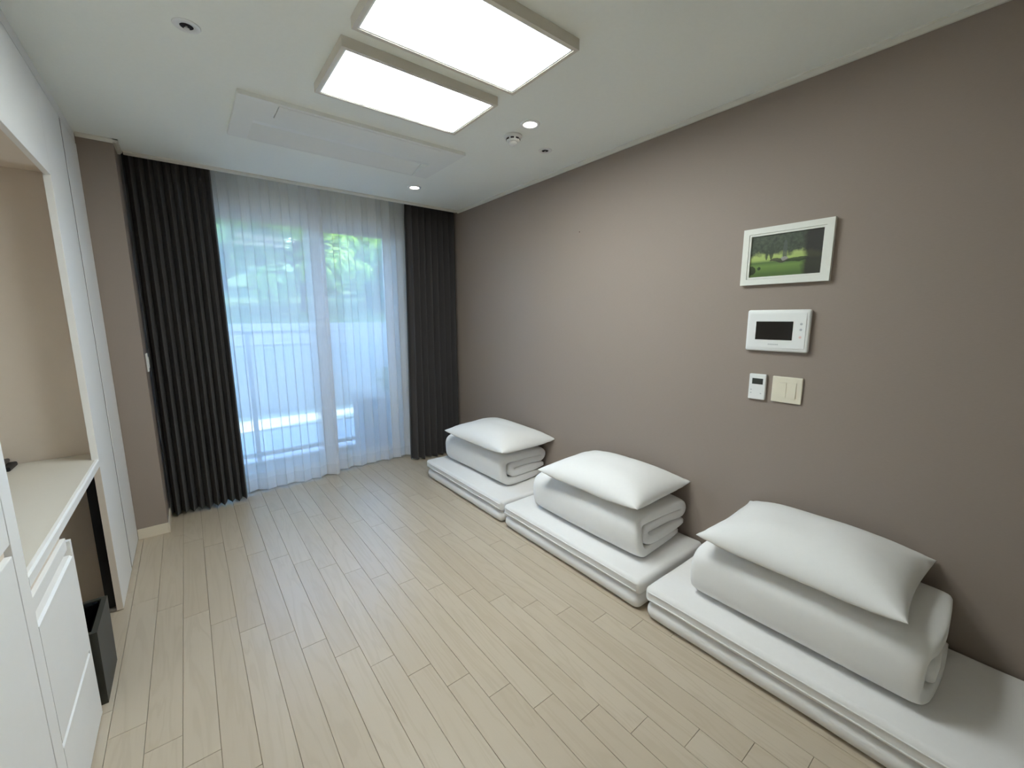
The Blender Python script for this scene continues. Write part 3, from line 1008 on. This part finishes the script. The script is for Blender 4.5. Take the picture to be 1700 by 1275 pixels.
# ------------------------------------------------------------------ bedding
def soft_box(bm, x0, x1, y0, y1, z0, z1, bev, seg, seed, wob=0.003, cuts=14):
    box(bm, x0, x1, y0, y1, z0, z1)
    L = max(y1 - y0, x1 - x0)
    ey = [e for e in bm.edges if abs(e.verts[0].co.y - e.verts[1].co.y) > 1e-4]
    bmesh.ops.subdivide_edges(bm, edges=ey, cuts=cuts, use_grid_fill=True)
    ex = [e for e in bm.edges if abs(e.verts[0].co.x - e.verts[1].co.x) > 1e-4]
    bmesh.ops.subdivide_edges(bm, edges=ex, cuts=7, use_grid_fill=True)
    sharp = [e for e in bm.edges if len(e.link_faces) == 2 and e.calc_face_angle(0) > 1.0]
    bmesh.ops.bevel(bm, geom=sharp, offset=bev, segments=seg, profile=0.5, affect='EDGES')
    for v in bm.verts:
        n = Vector((noise.noise((v.co.x * 5 + seed, v.co.y * 5, v.co.z * 9)), noise.noise((v.co.x * 5, v.co.y * 5 + seed, v.co.z * 9 + 7)), noise.noise((v.co.x * 4 + 3, v.co.y * 4 + seed, 1.7))))
        k = 0.0 if v.co.z < z0 + 0.002 else 1.0
        v.co += Vector((n.x, n.y, n.z * k)) * wob


def mattress(y0, y1, label, seed):
    x0, x1 = 1.492, XR - 0.014
    t = thing('folding_mattress', label, 'mattress', ((x0 + x1) / 2, (y0 + y1) / 2, 0), 'folded floor mattresses along the wall')
    hx, hy = (x1 - x0) / 2, (y1 - y0) / 2 - 0.004
    bm = bmesh.new()
    soft_box(bm, -hx + .004, hx, -hy + .006, hy - .006, 0.001, 0.078, 0.036, 6, seed)
    obj('lower_fold', bm, 'cotton2', t, True)
    bm = bmesh.new()
    soft_box(bm, -hx + .006, hx, -hy + .004, hy - .004, 0.079, 0.150, 0.022, 5, seed + 5, 0.004)
    uf = obj('upper_fold', bm, 'cotton2', t, True)
    for z in (0.133, 0.101):
        bm = bmesh.new()
        pts = []
        m = 18
        e = 0.0035
        for i in range(m + 1):
            y = -hy + .022 + (2 * hy - .044) * i / m
            pts.append((-hx + e + 0.0045 * noise.noise((seed, y * 4, z * 30)), y, z + 0.003 * noise.noise((y * 4, seed + 2, z))))
        tube(bm, pts, 0.003, 6)
        obj('piping', bm, 'cotton2', uf, True)
    return t


MATS = ((2.022, 3.098, 'folded white floor mattress next to the charcoal curtain'), (0.972, 2.014, 'folded white floor mattress between the other two'), (-0.42, 0.962, 'folded white floor mattress below the thermostat and switch'))
for i, (y0, y1, lab) in enumerate(MATS):
    mattress(y0, y1, lab, 3.7 * i + 1)


def ribbon_path(W, t):
    P = []

    def line(x0, z0, x1, z1, n):
        for k in range(n):
            f = k / n
            P.append((x0 + (x1 - x0) * f, z0 + (z1 - z0) * f))

    def arc(cx, cz, r, a0, a1, n):
        for k in range(n):
            an = math.radians(a0 + (a1 - a0) * k / n)
            P.append((cx + r * math.cos(an), cz + r * math.sin(an)))
    line(W - 0.045, .5 * t, 2 * t, .5 * t, 8)
    for k in range(18):
        an = math.radians(-90 - 180 * k / 18)
        ca, sa = math.cos(an), math.sin(an)
        P.append((2 * t + 1.5 * t * math.copysign(abs(ca) ** 0.62, ca), 2 * t + 1.5 * t * math.copysign(abs(sa) ** 0.62, sa)))
    line(2 * t, 3.5 * t, W - t, 3.5 * t, 10)
    arc(W - t, 3 * t, .5 * t, 90, -90, 8)
    line(W - t, 2.5 * t, 2.15 * t, 2.5 * t, 9)
    arc(2.15 * t, 2 * t, .5 * t, 90, 270, 8)
    line(2.15 * t, 1.5 * t, W - .012, 1.5 * t, 9)
    P.append((W - .012, 1.5 * t))
    return P


def quilt(x0, W, y0, y1, z0, t, label, seed, yaw=0.0):
    th = thing('folded_quilt', label, 'quilt', (x0 + W / 2, (y0 + y1) / 2, z0), 'folded quilts on the mattresses')
    th.rotation_euler.z = yaw
    P = ribbon_path(W, t)
    n = len(P)
    hy = (y1 - y0) / 2
    secs = []
    for s in (0.0, .006, .016, .032, .06, .12, .2, .3, .4, .5, .6, .7, .8, .88, .94, .968, .984, .994, 1.0):
        secs.append(s)
    bm = bmesh.new()
    rings = []
    for s in secs:
        e = min(s, 1 - s) * 2 * hy
        k = min(1.0, e / 0.022)
        tk = t * 0.985 * (0.66 + 0.34 * math.sqrt(max(0, 1 - (1 - k) ** 2)))
        left, right = [], []
        for i, (px, pz) in enumerate(P):
            x_, z_ = P[max(i - 1, 0)]
            x2, z2 = P[min(i + 1, n - 1)]
            d = Vector((x2 - x_, z2 - z_)).normalized()
            nn = Vector((-d.y, d.x))
            u = i / n
            tt = tk
            if i < 2 or i > n - 3:
                tt *= (0.55, 0.85)[i if i < 2 else n - 1 - i] if i < 2 or n - 1 - i < 2 else 1
            end_off = (0.012 * math.sin(u * 17 + seed * 2) + 0.006 * noise.noise((u * 9, seed, 2.2))) * (1 if s < .5 else .7)
            yy = -hy + 2 * hy * s + end_off * (1 - min(1, e / .15))
            bul = 0.012 * math.sin(PI * min(1, max(0, px / W))) * (pz / (4 * t)) ** 2
            # soft droop towards the two ends
            dro = 0.010 * (pz / (4 * t)) ** 2 * (1 - min(1, e / .10)) ** 2
            w = 0.0045 * noise.noise((px * 6 + seed, yy * 5, pz * 3)) * (pz / (4 * t))
            wx = 0.006 * noise.noise((seed + 4, yy * 4, pz * 8)) + 0.014 * (1 - min(1, e / .06)) ** 2 * (1 if px < W * .3 else 0) * 0.5
            for sgn, lst in ((1, left), (-1, right)):
                q = nn * (sgn * tt / 2)
                lst.append((px + q.x + wx, yy, pz + q.y + bul - dro + w))
        ring = left + right[::-1]
        rings.append([bm.verts.new((x - W / 2, y, max(0.0008, z))) for x, y, z in ring])
    m = len(rings[0])
    for r1, r2 in zip(rings, rings[1:]):
        for i in range(m):
            bm.faces.new((r1[i], r1[(i + 1) % m], r2[(i + 1) % m], r2[i]))
    for ring in (rings[0], rings[-1]):
        for i in range(n - 1):
            bm.faces.new((ring[i], ring[i + 1], ring[m - 2 - i], ring[m - 1 - i]))
    obj('quilt_body', bm, 'cotton', th, True)
    return th


QT = 0.0545
quilt(1.628, 0.428, 2.215, 2.990, 0.1535, QT, 'white quilt folded in layers under the pillow next to the charcoal curtain', 1.3, 0.02)
quilt(1.602, 0.448, 1.085, 1.850, 0.1535, QT, 'white quilt folded in layers on the mattress between the other two', 4.1, 0.0)
quilt(1.594, 0.458, 0.078, 0.800, 0.1535, QT * 1.02, 'white quilt folded in layers below the thermostat and switch', 8.2, 0.0)


def pillow(cx, cy, z, L, Wd, top, bot, label, seed, yaw=0.0, roll=0.0, pitch=0.0):
    nu, nv = 44, 34
    bm = bmesh.new()

    def shape(i, j, side):
        u = -1 + 2 * i / nu
        v = -1 + 2 * j / nv
        # denser sampling near the seam
        u = math.sin(u * PI / 2)
        v = math.sin(v * PI / 2)
        pinu = 1 - 0.060 * (1 - v * v) * 1.0
        pinv = 1 - 0.085 * (1 - u * u) * 1.0
        x = v * Wd / 2 * (pinv if True else 1)
        y = u * L / 2 * pinu
        prof = (max(0, 1 - abs(u) ** 2.8) ** 0.48) * (max(0, 1 - abs(v) ** 2.5) ** 0.48)
        wr = noise.noise((u * 2.2 + seed, v * 2.2, side * 3)) * 0.006 * prof
        cr = 0.004 * noise.noise((u * 9 + seed, v * 9, side)) * (abs(u) * abs(v)) ** 1.5
        z_ = (top if side > 0 else -bot) * prof * (1.0 + .10 * noise.noise((seed, u * 1.3, v * 1.3))) + wr + cr
        droop = 0.018 * (abs(u) * abs(v)) ** 3
        if side < 0:
            z_ = max(z_, -bot)
        return Vector((x, y, z_ + droop))
    T = [[None] * (nv + 1) for _ in range(nu + 1)]
    B = [[None] * (nv + 1) for _ in range(nu + 1)]
    for i in range(nu + 1):
        for j in range(nv + 1):
            T[i][j] = bm.verts.new(shape(i, j, 1))
            edge = i in (0, nu) or j in (0, nv)
            B[i][j] = T[i][j] if edge else bm.verts.new(shape(i, j, -1))
    for i in range(nu):
        for j in range(nv):
            bm.faces.new((T[i][j], T[i + 1][j], T[i + 1][j + 1], T[i][j + 1]))
            f = (B[i][j], B[i][j + 1], B[i + 1][j + 1], B[i + 1][j])
            if len(set(f)) == 4:
                try:
                    bm.faces.new(f)
                except ValueError:
                    pass
    o = obj('pillow', bm, 'cotton', None, True, (cx, cy, z))
    o.rotation_euler = (pitch, roll, yaw)
    tag(o, label, 'pillow', 'white pillows on the folded quilts')
    return o


pillow(1.825, 2.505, 0.424, 0.745, 0.51, 0.112, 0.043, 'white pillow on the folded quilt next to the charcoal curtain', 2.0, 0.03)
pillow(1.818, 1.410, 0.430, 0.675, 0.51, 0.112, 0.043, 'white pillow on the folded quilt of the mattress between the other two', 5.0, 0.03)
pillow(1.818, 0.455, 0.434, 0.640, 0.51, 0.112, 0.043, 'white pillow on the folded quilt below the thermostat and switch', 9.0, 0.0)
